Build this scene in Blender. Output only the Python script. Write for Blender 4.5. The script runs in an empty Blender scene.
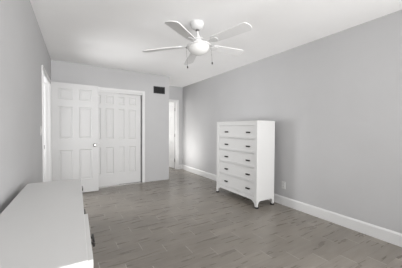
import bpy, bmesh, math, random
from mathutils import Matrix, Vector

random.seed(4)
scene = bpy.context.scene
C = scene.collection
PI = math.pi

# ------------------------------------------------------------------ measures
H = 2.44                      # ceiling height
XR, XL = 2.940, -0.246        # right wall, left wall where it meets the closet wall
YC, XC = 4.846, 2.061         # closet wall, its free corner
YH = 5.902                    # end wall of the passage
YB = -2.7                    # wall behind the camera
SL = math.atan(0.0267)        # the left wall runs slightly askew
T = 0.12

# ------------------------------------------------------------------ camera
cam_data = bpy.data.cameras.new('camera')
cam_data.sensor_width = 36.0
cam_data.sensor_fit = 'HORIZONTAL'
cam_data.lens = 19.6553
cam_data.clip_start = 0.02
cam = bpy.data.objects.new('camera', cam_data)
C.objects.link(cam)
yaw, pitch, roll = math.radians(31.3252), math.radians(1.2941), math.radians(0.3431)
fw = Vector((math.sin(yaw) * math.cos(pitch), math.cos(yaw) * math.cos(pitch), -math.sin(pitch)))
r0 = Vector((math.cos(yaw), -math.sin(yaw), 0))
u0 = r0.cross(fw)
rt = math.cos(roll) * r0 + math.sin(roll) * u0
up = -math.sin(roll) * r0 + math.cos(roll) * u0
m = Matrix((rt, up, -fw)).transposed().to_4x4()
m.translation = Vector((0, 0, 1.2018))
cam.matrix_world = m
scene.camera = cam

# ------------------------------------------------------------------ world, light, exposure
scene.cycles.max_bounces = 20
scene.cycles.diffuse_bounces = 16      # pale rooms live on light passed from wall to wall
scene.view_settings.view_transform = 'Standard'
scene.view_settings.look = 'None'
scene.view_settings.exposure = 0.05
scene.view_settings.gamma = 1.0
scene.view_settings.use_curve_mapping = False

world = bpy.data.worlds.new('world')
scene.world = world
world.use_nodes = True
wn = world.node_tree.nodes
wn['Background'].inputs['Color'].default_value = (0.86, 0.93, 1.0, 1)
wn['Background'].inputs['Strength'].default_value = 1.0


def area(name, loc, direction, sx, sy, power, color=(1, 1, 1), spread=180):
    d = bpy.data.lights.new(name, 'AREA')
    d.shape = 'RECTANGLE'
    d.size, d.size_y = sx, sy
    d.energy = power
    d.color = color
    d.spread = math.radians(spread)
    o = bpy.data.objects.new(name, d)
    C.objects.link(o)
    o.location = loc
    o.rotation_euler = Vector(direction).to_track_quat('-Z', 'Y').to_euler()
    return o


# daylight entering by the wide window behind the camera
area('window_daylight', (1.35, YB + 0.10, 1.35), (0, 1, 0.12), 2.4, 1.6, 70, (1.0, 0.99, 0.98), 90)
# fill light added against the right wall behind the camera; no window there
area('right_wall_fill', (XR - .03, -1.5, 1.25), (-1, 0, 0), 1.6, 1.5, 76, (1.0, 0.99, 0.98))
# fill light added in the passage past the left doorway, aimed at the chest
area('side_passage_fill', (-1.3, 4.25, 1.3), (1, -0.4, 0.1), 1.2, 1.8, 46, (1, 1, 1), 120)
# the bright room past the far doorway, and an added fill light round the closet corner, no doorway built
area('far_room_daylight', (1.55, 7.4, 1.35), (1, -0.35, 0.1), 1.2, 1.6, 34, (1.0, 0.99, 0.97))
area('passage_wall_fill', (XC + .02, 5.35, 1.05), (1, -0.1, 0.5), 0.6, 1.9, 15, (1.0, 0.985, 0.96))


# ------------------------------------------------------------------ materials
def new_mat(name, color, rough=0.5, spec=0.5, metal=0.0):
    mt = bpy.data.materials.new(name)
    mt.use_nodes = True
    b = mt.node_tree.nodes['Principled BSDF']
    b.inputs['Base Color'].default_value = (*color, 1)
    b.inputs['Roughness'].default_value = rough
    b.inputs['Metallic'].default_value = metal
    b.inputs['Specular IOR Level'].default_value = spec
    return mt


def noisy(name, color, rough, spec=0.4, scale=60.0, bump=0.05, var=0.03, dist=0.002):
    """paint: a faint mottled colour and a fine surface texture"""
    mt = new_mat(name, color, rough, spec)
    nt = mt.node_tree
    b = nt.nodes['Principled BSDF']
    tc = nt.nodes.new('ShaderNodeTexCoord')
    n1 = nt.nodes.new('ShaderNodeTexNoise')
    n1.inputs['Scale'].default_value = 2.5
    n1.inputs['Detail'].default_value = 4
    nt.links.new(tc.outputs['Object'], n1.inputs['Vector'])
    rp = nt.nodes.new('ShaderNodeValToRGB')
    rp.color_ramp.elements[0].position = 0.3
    rp.color_ramp.elements[1].position = 0.7
    rp.color_ramp.elements[0].color = (*[c * (1 - var) for c in color], 1)
    rp.color_ramp.elements[1].color = (*[min(1, c * (1 + var)) for c in color], 1)
    nt.links.new(n1.outputs['Fac'], rp.inputs['Fac'])
    nt.links.new(rp.outputs['Color'], b.inputs['Base Color'])
    n2 = nt.nodes.new('ShaderNodeTexNoise')
    n2.inputs['Scale'].default_value = scale
    n2.inputs['Detail'].default_value = 3
    nt.links.new(tc.outputs['Object'], n2.inputs['Vector'])
    bp = nt.nodes.new('ShaderNodeBump')
    bp.inputs['Strength'].default_value = bump
    bp.inputs['Distance'].default_value = dist
    nt.links.new(n2.outputs['Fac'], bp.inputs['Height'])
    nt.links.new(bp.outputs['Normal'], b.inputs['Normal'])
    return mt


M = {}
M['wall'] = noisy('grey_wall_paint', (0.475, 0.475, 0.48), 0.75, 0.25, 45, 0.25, 0.015, 0.003)
M['ceiling'] = noisy('ceiling_paint', (0.93, 0.93, 0.93), 0.9, 0.1, 90, 0.2, 0.01, 0.003)
M['trim'] = noisy('white_trim_paint', (0.66, 0.66, 0.66), 0.45, 0.4, 30, 0.03, 0.01)
M['door'] = noisy('white_door_paint', (0.54, 0.54, 0.54), 0.5, 0.4, 30, 0.04, 0.01)
M['closet'] = noisy('white_closet_door_paint', (0.62, 0.62, 0.62), 0.5, 0.4, 30, 0.04, 0.01)
M['lacquer'] = noisy('white_furniture_lacquer', (0.575, 0.575, 0.57), 0.4, 0.45, 12, 0.02, 0.012)
M['fan_white'] = noisy('white_fan_enamel', (0.66, 0.66, 0.66), 0.35, 0.5, 12, 0.01, 0.01)
M['blade'] = noisy('white_fan_blade', (0.73, 0.73, 0.73), 0.6, 0.3, 12, 0.01, 0.02)
M['plastic'] = noisy('white_plate_plastic', (0.60, 0.60, 0.595), 0.4, 0.5, 12, 0.01, 0.01)
M['bronze'] = new_mat('dark_bronze', (0.035, 0.032, 0.03), 0.38, 0.5, 0.6)
M['chrome'] = new_mat('brushed_nickel', (0.27, 0.265, 0.26), 0.3, 0.5, 1.0)
M['grille'] = noisy('dark_grey_grille', (0.055, 0.055, 0.058), 0.5, 0.4, 20, 0.02, 0.05)
M['duct'] = new_mat('duct_black', (0.01, 0.01, 0.01), 0.9)
M['rubber'] = new_mat('black_rubber', (0.012, 0.012, 0.012), 0.7)
M['shadow_gap'] = new_mat('dark_interior', (0.05, 0.05, 0.05), 0.9)

glass = new_mat('opal_glass', (0.70, 0.70, 0.69), 0.25, 0.5)
gb = glass.node_tree.nodes['Principled BSDF']
gb.inputs['Emission Color'].default_value = (1.0, 0.98, 0.95, 1)
gb.inputs['Emission Strength'].default_value = 0.05
M['opal'] = glass


def floor_material():
    """grey wood-look porcelain planks, 15 x 60 cm, each row a third further along"""
    mt = new_mat('grey_wood_look_tile', (0.2, 0.19, 0.18), 0.4, 0.5)
    nt = mt.node_tree
    N, L = nt.nodes, nt.links
    b = N['Principled BSDF']

    def mth(op, a, c=None, d=None):
        n = N.new('ShaderNodeMath')
        n.operation = op
        for i, v in enumerate((a, c, d)):
            if v is None:
                continue
            if isinstance(v, (int, float)):
                n.inputs[i].default_value = v
            else:
                L.new(v, n.inputs[i])
        return n.outputs[0]
    tc = N.new('ShaderNodeTexCoord')
    sp = N.new('ShaderNodeSeparateXYZ')
    L.new(tc.outputs['Object'], sp.inputs[0])
    X, Y = sp.outputs['X'], sp.outputs['Y']
    v = mth('DIVIDE', mth('SUBTRACT', Y, 2.285), 0.15)
    row = mth('FLOOR', v)
    fv = mth('FRACT', v)
    u = mth('DIVIDE', mth('ADD', mth('SUBTRACT', X, 0.43), mth('MULTIPLY', row, 0.2)), 0.6)
    col = mth('FLOOR', u)
    fu = mth('FRACT', u)
    du = mth('MULTIPLY', mth('MINIMUM', fu, mth('SUBTRACT', 1.0, fu)), 0.6)
    dv = mth('MULTIPLY', mth('MINIMUM', fv, mth('SUBTRACT', 1.0, fv)), 0.15)
    gu = mth('LESS_THAN', du, 0.0026)
    gv = mth('LESS_THAN', dv, 0.0018)
    cell = N.new('ShaderNodeCombineXYZ')
    L.new(col, cell.inputs[0])
    L.new(row, cell.inputs[1])
    wn_ = N.new('ShaderNodeTexWhiteNoise')
    wn_.noise_dimensions = '3D'
    L.new(cell.outputs[0], wn_.inputs['Vector'])
    # grain stretched along the plank, shifted on every plank
    gx = N.new('ShaderNodeCombineXYZ')
    L.new(mth('MULTIPLY', X, 2.2), gx.inputs[0])
    L.new(mth('MULTIPLY', Y, 16.0), gx.inputs[1])
    L.new(mth('MULTIPLY', wn_.outputs['Value'], 40.0), gx.inputs[2])
    g = N.new('ShaderNodeTexNoise')
    g.inputs['Scale'].default_value = 1.5
    g.inputs['Detail'].default_value = 4
    g.inputs['Roughness'].default_value = 0.5
    g.inputs['Distortion'].default_value = 0.3
    L.new(gx.outputs[0], g.inputs['Vector'])
    rp = N.new('ShaderNodeValToRGB')
    rp.color_ramp.elements[0].position = 0.28
    rp.color_ramp.elements[1].position = 0.72
    rp.color_ramp.elements[0].color = (0.172, 0.153, 0.132, 1)
    rp.color_ramp.elements[1].color = (0.248, 0.224, 0.195, 1)
    L.new(g.outputs['Fac'], rp.inputs['Fac'])
    tone = N.new('ShaderNodeMix')
    tone.data_type = 'RGBA'
    tone.blend_type = 'MULTIPLY'
    tone.inputs['Factor'].default_value = 1.0
    L.new(rp.outputs['Color'], tone.inputs['A'])
    tv = mth('MULTIPLY_ADD', wn_.outputs['Value'], 0.22, 0.89)
    tcx = N.new('ShaderNodeCombineXYZ')
    for i in range(3):
        L.new(tv, tcx.inputs[i])
    L.new(tcx.outputs[0], tone.inputs['B'])
    mx = N.new('ShaderNodeMix')
    mx.data_type = 'RGBA'
    L.new(gv, mx.inputs['Factor'])
    L.new(tone.outputs['Result'], mx.inputs['A'])
    mx.inputs['B'].default_value = (0.16, 0.145, 0.128, 1)
    mx2 = N.new('ShaderNodeMix')
    mx2.data_type = 'RGBA'
    L.new(gu, mx2.inputs['Factor'])
    L.new(mx.outputs['Result'], mx2.inputs['A'])
    mx2.inputs['B'].default_value = (0.43, 0.40, 0.37, 1)
    L.new(mx2.outputs['Result'], b.inputs['Base Color'])
    rr = mth('MULTIPLY_ADD', g.outputs['Fac'], 0.14, 0.22)
    L.new(rr, b.inputs['Roughness'])
    hgt = mth('SUBTRACT', mth('MULTIPLY', g.outputs['Fac'], 0.05), mth('MAXIMUM', gu, gv))
    bp = N.new('ShaderNodeBump')
    bp.inputs['Strength'].default_value = 0.25
    bp.inputs['Distance'].default_value = 0.0015
    L.new(hgt, bp.inputs['Height'])
    L.new(bp.outputs['Normal'], b.inputs['Normal'])
    return mt


M['floor'] = floor_material()


# ------------------------------------------------------------------ mesh helpers
class MB:
    def __init__(self):
        self.bm = bmesh.new()

    def box(self, x0, x1, y0, y1, z0, z1, bevel=0.0, seg=2):
        t = bmesh.new()
        bmesh.ops.create_cube(t, size=1)
        for v in t.verts:
            v.co = Vector(((x0 + x1) / 2 + v.co.x * (x1 - x0), (y0 + y1) / 2 + v.co.y * (y1 - y0), (z0 + z1) / 2 + v.co.z * (z1 - z0)))
        if bevel:
            bmesh.ops.bevel(t, geom=t.edges[:], offset=bevel, segments=seg, profile=0.6, affect='EDGES')
        self.merge(t)
        return self

    def merge(self, t, mat=None):
        if mat is not None:
            bmesh.ops.transform(t, matrix=mat, verts=t.verts)
        me = bpy.data.meshes.new('tmp')
        t.to_mesh(me)
        t.free()
        self.bm.from_mesh(me)
        bpy.data.meshes.remove(me)

    def lathe(self, prof, seg=40, mat=None, cap=True):
        """prof: list of (radius, z) from bottom to top, turned about z"""
        t = bmesh.new()
        rings = []
        for r, z in prof:
            if r < 1e-5:
                rings.append([t.verts.new((0, 0, z))])
            else:
                rings.append([t.verts.new((r * math.cos(2 * PI * k / seg), r * math.sin(2 * PI * k / seg), z)) for k in range(seg)])
        for a, c in zip(rings, rings[1:]):
            for k in range(seg):
                q = [a[k % len(a)], a[(k + 1) % len(a)], c[(k + 1) % len(c)], c[k % len(c)]]
                q2 = []
                for v in q:
                    if v not in q2:
                        q2.append(v)
                if len(q2) > 2:
                    t.faces.new(q2)
        if cap:
            for rg in (rings[0], rings[-1]):
                if len(rg) > 2:
                    t.faces.new(rg)
        bmesh.ops.recalc_face_normals(t, faces=t.faces[:])
        self.merge(t, mat)
        return self

    def prism(self, pts, axis, a0, a1, bevel=0.0):
        """extrude a 2-D outline: axis 'x' takes (y,z), 'y' takes (x,z), 'z' takes (x,y)"""
        t = bmesh.new()

        def P(p, a):
            return {'x': (a, p[0], p[1]), 'y': (p[0], a, p[1]), 'z': (p[0], p[1], a)}[axis]
        A = [t.verts.new(P(p, a0)) for p in pts]
        B = [t.verts.new(P(p, a1)) for p in pts]
        t.faces.new(A)
        t.faces.new(B[::-1])
        n = len(pts)
        for k in range(n):
            t.faces.new([A[k], B[k], B[(k + 1) % n], A[(k + 1) % n]])
        bmesh.ops.recalc_face_normals(t, faces=t.faces[:])
        if bevel:
            bmesh.ops.bevel(t, geom=t.edges[:], offset=bevel, segments=2, profile=0.6, affect='EDGES')
        self.merge(t)
        return self

    def build(self, name, mat, parent=None, smooth=False, loc=None, rot=None):
        me = bpy.data.meshes.new(name)
        bmesh.ops.recalc_face_normals(self.bm, faces=self.bm.faces[:])
        self.bm.to_mesh(me)
        self.bm.free()
        me.materials.append(mat)
        o = bpy.data.objects.new(name, me)
        C.objects.link(o)
        if parent is not None:
            o.parent = parent
        if loc is not None:
            o.location = loc
        if rot is not None:
            o.rotation_euler = rot
        if smooth:
            for p in me.polygons:
                p.use_smooth = True
            md = o.modifiers.new('edge', 'EDGE_SPLIT')
            md.split_angle = math.radians(38)
        return o


def tag(o, label=None, cat=None, group=None, kind=None):
    if label:
        o['label'] = label
    if cat:
        o['category'] = cat
    if group:
        o['group'] = group
    if kind:
        o['kind'] = kind
    return o


def struct(o, label=None):
    return tag(o, label=label, kind='structure')


def empty(name, loc, rz=0.0):
    o = bpy.data.objects.new(name, None)
    o.empty_display_size = 0.1
    C.objects.link(o)
    o.location = loc
    o.rotation_euler = (0, 0, rz)
    return o


def copy_part(src, parent, loc=None, rot=None):
    c = src.copy()
    C.objects.link(c)
    c.parent = parent
    if loc is not None:
        c.location = loc
    if rot is not None:
        c.rotation_euler = rot
    for ch in list(src.children):
        copy_part(ch, c)
    return c


# ------------------------------------------------------------------ the room shell
struct(MB().box(-2.2, XR + T, YB - T, 8.6, -0.1, 0).build('floor', M['floor']))
struct(MB().box(-2.2, XR + T, YB - T, 8.6, H, H + 0.1).build('ceiling', M['ceiling']))
struct(MB().box(XR, XR + T, YB - T, 8.6, 0, H).build('wall_right', M['wall']))

# wall behind the camera with its wide window
wx0, wx1, wz0, wz1 = 0.1, 2.6, 0.5, 2.2
w = MB()
w.box(-0.7, wx0, YB - T, YB, 0, H).box(wx1, XR, YB - T, YB, 0, H)
w.box(wx0, wx1, YB - T, YB, 0, wz0).box(wx0, wx1, YB - T, YB, wz1, H)
struct(w.build('wall_back', M['wall']))
w = MB()
for a, b_ in ((wx0, wx0 + .05), (wx1 - .05, wx1), (1.325, 1.375)):
    w.box(a, b_, YB - .08, YB - .03, wz0, wz1, .004)
for a, b_ in ((wz0, wz0 + .05), (wz1 - .05, wz1)):
    w.box(wx0, wx1, YB - .08, YB - .03, a, b_, .004)
struct(w.build('window_1', M['trim']))

# left wall, in a frame whose origin is the corner with the closet wall
LW = dict(loc=(XL, YC, 0), rot=(0, 0, -SL))
dy0, dy1, dtop = -1.28, -0.335, 1.965       # doorway in the left wall (local y)
w = MB()
w.box(-T, 0, -7.8, dy0, 0, H).box(-T, 0, dy1, 0.1, 0, H).box(-T, 0, dy0, dy1, dtop, H)
struct(w.build('wall_left', M['wall'], **LW))
# jamb lining with its stop, and casing
w = MB()
jt = 0.018
w.box(-T - .004, .004, dy1 - jt, dy1 + .0, 0, dtop, .002)
w.box(-T - .004, .004, dy0, dy0 + jt, 0, dtop, .002)
w.box(-T - .003, .003, dy0, dy1, dtop - jt, dtop, .002)
w.box(-.075, -.045, dy1 - jt - .012, dy1 - jt, 0, dtop - jt, .003)
w.box(-.075, -.045, dy0 + jt, dy0 + jt + .012, 0, dtop - jt, .003)
cw = 0.056


def casing(w, y0, y1, z0, z1, axis):
    w.box(0, .011, y0, y1, z0, z1, .003)
    if axis == 'v0':
        w.box(.008, .018, y0, y0 + .022, z0, z1, .004)
    elif axis == 'v1':
        w.box(.008, .018, y1 - .022, y1, z0, z1, .004)
    else:
        w.box(.008, .018, y0, y1, z1 - .022, z1, .004)


casing(w, dy0 - cw + .006, dy0 + .006, 0, dtop - .006, 'v0')
casing(w, dy1 - .006, dy1 + cw - .006, 0, dtop - .006, 'v1')
casing(w, dy0 - cw + .006, dy1 + cw - .006, dtop - .006, dtop + cw - .006, 'h')
tr = struct(w.build('trim_1', M['trim'], **LW))
MB().box(-.005, .022, dy0 - .012, dy0 + .0185, .925, .975, .002).build('strike_plate', M['chrome'], tr)
# side passage beyond the left doorway
w = MB().box(-1.6, -1.5, 1.6, 6.0, 0, H).box(-1.5, -.4, 1.6, 1.7, 0, H).box(-1.5, XL - .1, 5.6, 5.7, 0, H)
struct(w.build('wall_side_passage', M['wall']))

# closet wall: opening for the sliding doors, return along the passage
cx0, cx1, ctop = 0.30, 1.432, 1.985
w = MB()
w.box(XL - .3, cx0, YC, YC + T, 0, H).box(cx1, XC, YC, YC + T, 0, H).box(cx0, cx1, YC, YC + T, ctop, H)
w.box(XC - T, XC, YC + T, YH, 0, H)
struct(w.build('wall_closet', M['wall']))
w = MB().box(XL - .1, XC - T, YC + .75, YC + .8, 0, H)
struct(w.build('wall_closet_back', M['wall']))
# casing and jamb
w = MB()
kc = 0.045
w.box(cx1 - .004, cx1 + kc, YC - .014, YC, 0, ctop - .004, .003)
w.box(cx0 - kc, cx0 + .004, YC - .014, YC, 0, ctop - .004, .003)
w.box(cx0 - kc, cx1 + kc, YC - .014, YC, ctop - .004, ctop + kc, .003)
w.box(cx1 - .012, cx1, YC - .004, YC + T, 0, ctop, .002)
w.box(cx0, cx0 + .012, YC - .004, YC + T, 0, ctop, .002)
w.box(cx0, cx1, YC - .003, YC + T, ctop - .012, ctop, .002)
w.box(cx0, cx1, YC + .004, YC + .012, ctop - .045, ctop - .01, .001)      # fascia of the track
w.box(cx0, cx1, YC + .01, YC + .085, ctop - .03, ctop - .012)
struct(w.build('trim_2', M['trim']))
w = MB()
w.box(cx0, cx1, YC + .012, YC + .018, 0, .012).box(cx0, cx1, YC + .046, YC + .052, 0, .012).box(cx0, cx1, YC + .08, YC + .086, 0, .012)
w.box(cx0, cx1, YC + .01, YC + .088, 0, .004)
struct(w.build('trim_3', M['chrome']))

# end wall of the passage, its doorway and casing
hx0, hx1, htop = 2.075, 2.775, 2.005
w = MB()
w.box(XC - T, hx0, YH, YH + T, 0, H).box(hx1, XR, YH, YH + T, 0, H).box(hx0, hx1, YH, YH + T, htop, H)
struct(w.build('wall_passage_end', M['wall']))
w = MB()
w.box(hx1 - .018, hx1, YH - .003, YH + T + .003, 0, htop, .002)
w.box(hx0, hx0 + .018, YH - .003, YH + T + .003, 0, htop, .002)
w.box(hx0, hx1, YH - .002, YH + T + .002, htop - .018, htop, .002)
w.box(hx1 - .03, hx1 - .018, YH + .045, YH + .075, 0, htop - .018, .003)
w.box(hx1 - .006, hx1 + .042, YH - .014, YH, 0, htop - .006, .003)
w.box(hx0 - .05, hx1 + .042, YH - .014, YH, htop - .006, htop + .05, .003)
struct(w.build('trim_4', M['trim']))
# far room
w = MB().box(1.0, 1.1, YH + T, 8.6, 0, H).box(1.0, XR, 8.5, 8.6, 0, H)
w.box(1.0, XC - T, YH, YH + T, 0, H)
struct(w.build('wall_far_room', M['ceiling']))


# baseboards
def baseboard(name, pts, h=0.135, t=0.014, **kw):
    """pts: axis, fixed coordinate, side, from, to"""
    w = MB()
    for ax, c, s, a, b_ in pts:
        prof = [(0, 0), (t, 0), (t, h - .02), (t * .55, h - .006), (t * .3, h), (0, h)]
        prof = [(c + s * p, z) for p, z in prof]
        w.prism(prof, ax, a, b_)
    return struct(w.build(name, M['trim'], **kw))


baseboard('baseboard_right', [('y', XR, -1, YB, YH)])
baseboard('baseboard_left', [('y', 0, 1, -7.5, dy0 - cw + .006), ('y', 0, 1, dy1 + cw - .006, -.002)], **LW)
baseboard('baseboard_closet', [('x', YC, -1, XL, cx0 - kc)], h=0.11, t=.011)
baseboard('baseboard_back', [('x', YB, 1, -.4, XR)])
baseboard('baseboard_passage', [('x', YH, -1, hx1 + .042, XR)])


# ------------------------------------------------------------------ doors
def six_panel(w_, h_, t_, stile=0.108, mull=0.10, zs=((.245, .80), (1.005, 1.575), (1.70, 1.90)), k=1.0):
    """leaf in x 0..w, y -t..0, z 0..h with raised and fielded panels on both faces"""
    d = MB()
    rec = 0.009
    d.box(.002, w_ - .002, -t_ + rec + .002, -rec - .002, .002, h_ - .002)
    xs = [(0, stile), (w_ / 2 - mull / 2, w_ / 2 + mull / 2), (w_ - stile, w_)]
    for f in ((-t_, -t_ + rec + .004), (-rec - .004, 0)):
        for a, b_ in xs:
            d.box(a, b_, f[0], f[1], 0, h_)
        rails = [0] + [z for p in zs for z in p] + [h_]
        for a, b_ in zip(rails[0::2], rails[1::2]):
            d.box(xs[0][1], xs[1][0], f[0], f[1], a, b_).box(xs[1][1], xs[2][0], f[0], f[1], a, b_)
    for (a, b_) in ((stile, w_ / 2 - mull / 2), (w_ / 2 + mull / 2, w_ - stile)):
        for z0, z1 in zs:
            for s in (0, 1):
                ysurf, ydeep = (-t_, -t_ + rec) if s == 0 else (0, -rec)
                o_, i_ = [(a, z0), (b_, z0), (b_, z1), (a, z1)], []
                t = bmesh.new()

                def ring(ins, y):
                    return [t.verts.new((x + (ins if x == a else -ins), y, z + (ins if z == z0 else -ins))) for x, z in o_]
                mid = ysurf + (ydeep - ysurf) * .25
                rs = [ring(0, ysurf), ring(.012, ydeep), ring(.018, ydeep), ring(.04, mid)]
                for p, q in zip(rs, rs[1:]):
                    for n in range(4):
                        t.faces.new([p[n], p[(n + 1) % 4], q[(n + 1) % 4], q[n]])
                t.faces.new(rs[-1])
                d.merge(t)
    return d


def knob_mesh(side):
    """door knob with rosette, along y; side -1 faces the camera"""
    prof = [(0.0, .0), (.031, .0), (.031, .005), (.024, .009), (.011, .012), (.010, .026), (.018, .031),
            (.0265, .040), (.0275, .050), (.021, .058), (.0, .061)]
    R = Matrix.Rotation(PI / 2 if side < 0 else -PI / 2, 4, 'X')
    return MB().lathe(prof, 24, R, cap=False)


def hinge_mesh():
    d = MB()
    d.lathe([(.007, 0), (.007, .09)], 12)
    d.lathe([(.0045, -.006), (.0045, .096)], 10)
    d.box(.0, .030, .004, .0085, 0, .09)
    return d


# door standing open, almost against the closet wall
DW, DH = 0.742, 1.99
dx = -0.237
dyf = 4.586 + .035
d1 = struct(six_panel(DW, DH, .035).build('door_1', M['door'], loc=(dx, dyf, .012)))
k1 = knob_mesh(-1).build('door_knob', M['chrome'], d1, True, loc=(DW - .065, -.035, .875))
k2 = knob_mesh(1).build('door_knob', M['chrome'], d1, True, loc=(DW - .065, 0, .875))
MB().box(DW - .001, DW + .002, -.03, -.006, .847, .903, .001).box(DW, DW + .011, -.025, -.011, .865, .885, .002).build('latch', M['chrome'], d1)
for z in (.22, .95, 1.72):
    hinge_mesh().build('hinge', M['door'], d1, True, loc=(-.001, -.041, z), rot=(0, 0, 0))

# closet sliding doors
cdw = 0.615
zs_c = ((.245, .80), (.97, 1.60), (1.69, 1.86))
d2 = struct(six_panel(cdw, 1.925, .03, .105, .085, zs_c).build('door_2', M['closet'], loc=(cx0 + .012, YC + .044, .014)))
d3 = struct(six_panel(cdw, 1.925, .03, .105, .085, zs_c).build('door_3', M['closet'], loc=(cx1 - .034 - cdw, YC + .080, .014)))

# bright door of the far room, swung inwards
d4 = struct(six_panel(.68, 1.985, .035).build('door_4', M['door'], loc=(2.742, YH + T + .012, .012), rot=(0, 0, math.radians(93))))
for z in (.2, .95, 1.72):
    hinge_mesh().build('hinge', M['chrome'], d4, True, loc=(-.006, .0, z), rot=(0, 0, -PI / 2))
knob_mesh(1).build('door_knob', M['chrome'], d4, True, loc=(.615, 0, .9))
knob_mesh(-1).build('door_knob', M['chrome'], d4, True, loc=(.615, -.035, .9))


# ------------------------------------------------------------------ tall chest of five drawers
def pull_mesh(L=0.075, depth=0.026, hgt=0.018):
    """dark bar pull: two posts and a flattened bar, along y, standing out in -x"""
    d = MB()
    for s in (-1, 1):
        d.lathe([(.010, 0), (.010, .003), (.005, .005), (.0045, depth - .006)], 12,
                Matrix.Translation((0, s * L * .33, 0)) @ Matrix.Rotation(-PI / 2, 4, 'Y'))
    d.box(-depth, -depth + .009, -L / 2, L / 2, -hgt / 2, hgt / 2, .0038, 3)
    return d


def bracket_leg(sy, sx, h_=.1):
    """flared bracket foot at a corner; x, y point inwards"""
    d = MB()
    for axis in (0, 1):
        k = 1.0 if axis == 0 else .62
        pts = [(0, h_ + .004), (.095 * k, h_ + .004), (.085 * k, h_ - .010), (.06 * k, h_ - .025), (.046 * k, h_ - .05), (.038 * min(1, k * 1.4), .012), (.008, .012), (.0, .05)]
        if axis == 0:
            pts = [(sy * a, z) for a, z in pts]
            d.prism(pts, 'x', 0, sx * .022, .002)
        else:
            pts = [(sx * a, z) for a, z in pts]
            d.prism([(a + sx * .0008, z) for a, z in pts], 'y', sy * .0008, sy * .0225, .002)
    xa, xb = sorted((sx * .004, sx * .034))
    ya, yb = sorted((sy * .004, sy * .034))
    d.box(xa, xb, ya, yb, .013, h_ - .002, .004)
    return d


def tall_chest():
    W, D, HT = 1.05, 0.385, 1.333       # along y, along x, height
    root = empty('chest_of_drawers', (2.432, 2.369, 0), 0)
    tag(root, 'tall white chest of five drawers with dark pulls standing against the right wall', 'chest of drawers')
    b = MB()
    zb = .105
    b.box(.004, D, 0, .018, zb, HT - .004, .003)                    # near side
    b.box(.004, D, W - .018, W, zb, HT - .004, .003)
    b.box(D - .008, D, .01, W - .01, zb, HT - .01)               # back
    b.box(.02, D - .005, .01, W - .01, zb, zb + .018)
    st = .062
    b.box(0, .022, .001, st, zb, HT - .006, .004)                # stiles of the face frame
    b.box(0, .022, W - st, W - .002, zb, HT - .006, .004)
    b.box(.002, .022, st - .004, W - st + .004, 1.2635, HT - .006, .003)
    z0, pitch_ = .168, .2212
    for k in range(5):
        b.box(.004, .022, st - .004, W - st + .004, z0 + k * pitch_ - .010, z0 + k * pitch_ + .003, .002)
    b.build('carcass', M['lacquer'], root)
    MB().box(-.002, D + .002, -.002, W + .002, HT - .012, HT + .004, .004).build('top', M['lacquer'], root)
    # apron with its shallow arch
    n = 16
    pts = [(.05, .165), (W - .05, .165)]
    for i in range(n + 1):
        y = W - .05 - (W - .1) * i / n
        e = min(1, min(y - .05, W - .05 - y) / .10)
        pts.append((y, .085 + .03 * math.sin(e * PI / 2)))
    MB().prism(pts, 'x', .002, .02, .001).build('apron', M['lacquer'], root)
    pts = [(.03, .12), (D - .03, .12), (D - .03, .095), (D - .08, .105), (.08, .105), (.03, .095)]
    MB().prism(pts, 'y', .002, .018, .001).build('side_apron', M['lacquer'], root)
    # interior behind the drawers
    dr0 = None
    for k in range(5):
        za, zb_ = z0 + k * pitch_ + .006, z0 + (k + 1) * pitch_ - .013
        if dr0 is None:
            d = MB()
            h_ = zb_ - za
            y0, y1 = st + .002, W - st - .002
            d.box(.010, .024, y0, y1, 0, h_, .003)                               # front
            rim = .016                                                            # raised edge moulding
            d.box(.003, .012, y0, y1, h_ - rim, h_, .003).box(.003, .012, y0, y1, 0, rim, .003)
            d.box(.0035, .012, y0, y0 + rim, .002, h_ - .002, .003).box(.0035, .012, y1 - rim, y1, .002, h_ - .002, .003)
            d.box(.024, D - .04, y0 + .01, y0 + .022, .01, h_ - .02).box(.024, D - .04, y1 - .022, y1 - .01, .01, h_ - .02)
            d.box(.024, D - .04, y0 + .01, y1 - .01, .008, .016).box(D - .05, D - .04, y0 + .01, y1 - .01, .01, h_ - .02)
            dr0 = d.build('drawer', M['lacquer'], root, loc=(0, 0, za))
            for yp in (.197, .745):
                pull_mesh(.078, .026, .024).build('pull', M['bronze'], dr0, True, loc=(.010, yp, h_ * .47))
        else:
            copy_part(dr0, root, loc=(0, 0, za))
    for i, (px, py, sx, sy) in enumerate(((0, 0, 1, 1), (0, W, 1, -1), (D, 0, -1, 1), (D, W, -1, -1))):
        l = bracket_leg(sy, sx).build('leg', M['lacquer'], root, loc=(px, py, 0))
        tag(MB().lathe([(.028, 0), (.030, .003), (.030, .018), (.024, .022)], 20).build('foot_cap', M['rubber'], l, True, loc=(sx * .019, sy * .019, 0)), 'black foot cap')
    return root


tall_chest()


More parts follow.
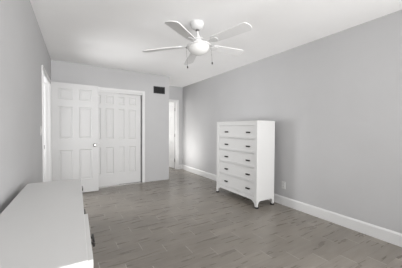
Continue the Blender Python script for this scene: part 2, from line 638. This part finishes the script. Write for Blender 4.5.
# ------------------------------------------------------------------ low dresser in the foreground
def low_dresser():
    L, D, HT = 1.34, 0.385, 0.772        # along y, along x, height
    root = empty('low_dresser', (-0.310, 0.805, 0), -0.032)
    tag(root, 'low white dresser in the foreground along the left wall, one drawer slightly pulled out', 'dresser')
    zb = .10
    b = MB()
    b.box(.006, D - .030, 0, .018, zb, HT - .02, .002).box(.006, D - .030, L - .018, L, zb, HT - .02, .002)
    b.box(.006, .014, .01, L - .01, zb, HT - .02).box(.01, D - .02, .01, L - .01, zb, zb + .018)
    for y in (.53,):
        b.box(.012, D - .045, y - .009, y + .009, zb, HT - .02)
    for z in (.328, .542):
        b.box(.02, D - .045, .01, L - .01, z - .004, z + .004)
    b.build('carcass', M['lacquer'], root)
    # top with eased corners
    r = .028
    pts = []
    for cx, cy, a0 in ((D - .020, 0, None), (D - .020, L, None), (0 + r, L - r, 90), (0 + r, 0 + r, 180)):
        if a0 is None:
            pts.append((cx, cy))
        else:
            for i in range(7):
                a = math.radians(a0 + 15 * i)
                pts.append((cx + r * math.cos(a), cy + r * math.sin(a)))
    MB().prism(pts, 'z', HT - .022, HT, .003).build('top', M['lacquer'], root)
    E_ = D - .021                        # plane of the inset drawer fronts
    st = .042
    fr = MB()
    fr.box(E_ - .022, E_, .001, st, zb, HT - .022, .002).box(E_ - .022, E_, L - st, L - .001, zb, HT - .022, .002)
    for y in (.53,):
        fr.box(E_ - .022, E_ - .0005, y - .010, y + .010, zb, HT - .022, .002)
    for z in (.108, .328, .542):
        fr.box(E_ - .022, E_ - .001, st, L - st, z - .009, z + .009, .002)
    fr.build('face_frame', M['lacquer'], root)
    zr = (.119, .339, .553, HT - .023)
    cols = ((st + .002, .518, (.215,)), (.542, L - st - .002, (.085, .67)))     # one narrow column, one wide
    proto = {}
    for colm, (y0, y1, pulls) in enumerate(cols):
        for row in range(3):
            z0, z1 = zr[row], zr[row + 1] - (.022 if row < 2 else .003)
            out = .019 if (row == 2 and colm == 0) else -.001
            key = (colm, row == 2)
            if key not in proto:
                d = MB()
                h_, w_ = z1 - z0, y1 - y0
                d.box(-.020, 0, 0, w_, 0, h_, .002)
                d.box(-.30, -.018, .022, .034, .02, h_ - .02).box(-.30, -.018, w_ - .034, w_ - .022, .02, h_ - .02)
                d.box(-.30, -.018, .022, w_ - .022, .012, .02).box(-.30, -.29, .022, w_ - .022, .012, h_ - .03)
                o = d.build('drawer', M['lacquer'], root, loc=(E_ + out, y0, z0))
                for yp in pulls:
                    pull_mesh(.085, .017 if colm == 0 else .013, .022).build('pull', M['bronze'], o, True, loc=(0, yp, h_ * .84), rot=(0, 0, PI))
                proto[key] = o
            else:
                copy_part(proto[key], root, loc=(E_ + out, y0, z0))
    for (px, py, sx, sy) in ((.006, 0, 1, 1), (.006, L, 1, -1), (D - .018, 0, -1, 1), (D - .018, L, -1, -1)):
        l = bracket_leg(sy, sx).build('leg', M['lacquer'], root, loc=(px, py, 0))
        tag(MB().lathe([(.028, 0), (.030, .003), (.030, .018), (.024, .022)], 20).build('foot_cap', M['rubber'], l, True, loc=(sx * .019, sy * .019, 0)), 'black foot cap')
    return root


low_dresser()


# ------------------------------------------------------------------ ceiling fan
def ceiling_fan():
    fx, fy = 1.300, 2.243
    root = empty('ceiling_fan', (fx, fy, H))
    lean = Vector((0, 0, 1)).rotation_difference(Vector((-.060, .050, 1)).normalized())
    root.rotation_mode = 'QUATERNION'
    root.rotation_quaternion = lean
    tag(root, 'white five-blade ceiling fan with bowl light and two pull chains', 'ceiling fan')
    MB().lathe([(.0, -.078), (.018, -.078), (.04, -.074), (.068, -.055), (.078, -.03), (.080, 0)], 40).build('canopy', M['fan_white'], root, True, rot=lean.inverted().to_euler())
    MB().lathe([(.012, -.175), (.012, -.07)], 20).lathe([(.020, -.176), (.026, -.168), (.024, -.150), (.013, -.142)], 24).build('downrod', M['fan_white'], root, True)
    MB().lathe([(.03, -.262), (.100, -.262), (.106, -.256), (.098, -.240), (.066, -.226), (.050, -.216), (.050, -.206), (.064, -.200), (.064, -.188), (.046, -.182), (.02, -.180)], 48).build('motor_housing', M['fan_white'], root, True)
    tag(MB().lathe([(.0135, -.098), (.023, -.092), (.023, -.084), (.0135, -.078)], 24).build('hanger_ball', M['chrome'], root, True), 'grey metal hanger collar')
    # light kit ring and glass bowl
    MB().lathe([(.10, -.281), (.139, -.281), (.144, -.277), (.144, -.268), (.138, -.264), (.07, -.262)], 48).build('light_ring', M['fan_white'], root, True)
    pts = [(0, -.372)]
    for i in range(1, 13):
        a = i / 12 * PI / 2
        pts.append((.126 * math.sin(a), -.280 - .092 * math.cos(a)))
    MB().lathe(pts, 48, cap=False).build('light_bowl', M['opal'], root, True)
    # blades
    proto = None
    for i in range(5):
        az = math.radians(0.7 + 72 * i)
        if proto is None:
            t = MB()
            r0_, r1_ = .20, .668
            out = []
            n = 12
            for k in range(n + 1):                                                # rounded tip
                a = -PI / 2 + PI * k / n
                out.append((r1_ - .040 + .040 * math.cos(a), .072 * math.sin(a) if abs(math.sin(a)) < .999 else .072 * math.sin(a)))
            out += [(r0_ + .02, .056), (r0_, .042), (r0_, -.042), (r0_ + .02, -.056)]
            t.prism(out, 'z', -.004, .004, .0015)
            bl = t.build('blade', M['blade'], root)
            bk = MB()
            bk.prism([(.095, -.018), (.17, -.016), (.205, -.038), (.26, -.034), (.275, 0), (.26, .034), (.205, .038), (.17, .016), (.095, .018)], 'z', -.010, -.004, .0015)
            tag(bk.build('blade_bracket', M['fan_white'], bl, False), 'white blade bracket')
            bl.location = (0, 0, -.256)
            bl.rotation_mode = 'QUATERNION'
            proto = bl
        else:
            bl = copy_part(proto, root)
        bl.rotation_quaternion = (Matrix.Rotation(az, 4, 'Z') @ Matrix.Rotation(math.radians(1.3), 4, 'Y') @ Matrix.Rotation(math.radians(-12), 4, 'X')).to_quaternion()
    # chains hang each side of the bowl, square to the line of sight
    for s, drop in ((-1, .215), (1, .19)):
        ang = math.radians(-31.3)
        px, py = s * .145 * math.cos(ang), s * .145 * math.sin(ang)
        ch = MB()
        ch.box(-.004, .004, -.004, .004, -.01, .004, .001)
        n = int(drop / .006)
        for k in range(n):
            ch.lathe([(0, -.0024), (.0021, -.001), (.0021, .001), (0, .0024)], 6, Matrix.Translation((0, 0, -.008 - k * .006)), cap=False)
        ch.lathe([(.0009, -drop - .005), (.0009, -.005)], 6)
        c = tag(ch.build('pull_chain', M['chrome'], root, True, loc=(px, py, -.275)), 'thin grey bead chain')
        tag(MB().lathe([(0, -.030), (.0065, -.026), (.0075, -.012), (.003, 0), (0, .001)], 14).build('fob', M['bronze'], c, True, loc=(0, 0, -drop)), 'small dark fob')
    return root


ceiling_fan()


# ------------------------------------------------------------------ wall vent over the closet
def vent():
    x0, x1, z0, z1 = 1.678, 1.950, 2.010, 2.172
    root = empty('air_vent', (x0, YC, z0))
    tag(root, 'dark grey return air vent high on the wall right of the closet', 'air vent')
    W, Hh = x1 - x0, z1 - z0
    MB().box(.004, W - .004, -.002, 0.0, .004, Hh - .004).build('backing', M['duct'], root)
    f = MB()
    fr = .016
    f.box(0, W, -.012, 0, 0, fr, .002).box(0, W, -.012, 0, Hh - fr, Hh, .002)
    f.box(0, fr, -.0115, 0, .002, Hh - .002, .002).box(W - fr, W, -.0115, 0, .002, Hh - .002, .002)
    f.box(W * .66 - .004, W * .66 + .004, -.011, -.002, 0, Hh)
    f.build('frame', M['grille'], root)
    n = 9
    s0 = None
    for k in range(n):
        z = fr + (k + .5) * (Hh - 2 * fr) / n
        if s0 is None:
            s0 = MB().box(fr, W - fr, -.0075, .0075, -.0012, .0012).build('slat', M['grille'], root, loc=(0, -.0075, z), rot=(math.radians(35), 0, 0))
        else:
            copy_part(s0, root, loc=(0, -.0075, z))


vent()


# ------------------------------------------------------------------ switch and outlet plates
def switch_plate():
    root = empty('light_switch', (XL, YC, 0), -SL)
    tag(root, 'white light switch plate on the left wall beside the door casing', 'light switch')
    yc, zc = -1.46, 1.17
    MB().box(0, .006, yc - .036, yc + .036, zc - .058, zc + .058, .0025).build('plate', M['plastic'], root)
    MB().box(.005, .010, yc - .016, yc + .016, zc - .032, zc + .032, .002).build('rocker', M['plastic'], root)


switch_plate()


def outlet():
    root = empty('wall_outlet', (XR, 2.285, .315))
    tag(root, 'white electrical outlet low on the right wall beside the tall chest', 'outlet')
    MB().box(-.006, 0, -.036, .036, -.058, .058, .0025).build('plate', M['plastic'], root)
    for z in (-.022, .022):
        s = MB().box(-.008, -.005, -.017, .017, z - .014, z + .014, .002).build('socket', M['plastic'], root)
        tag(MB().box(-.0086, -.0078, -.008, -.005, z - .005, z + .006).box(-.0086, -.0078, .005, .008, z - .004, z + .006).build('slot', M['rubber'], s), 'dark socket slots')


outlet()
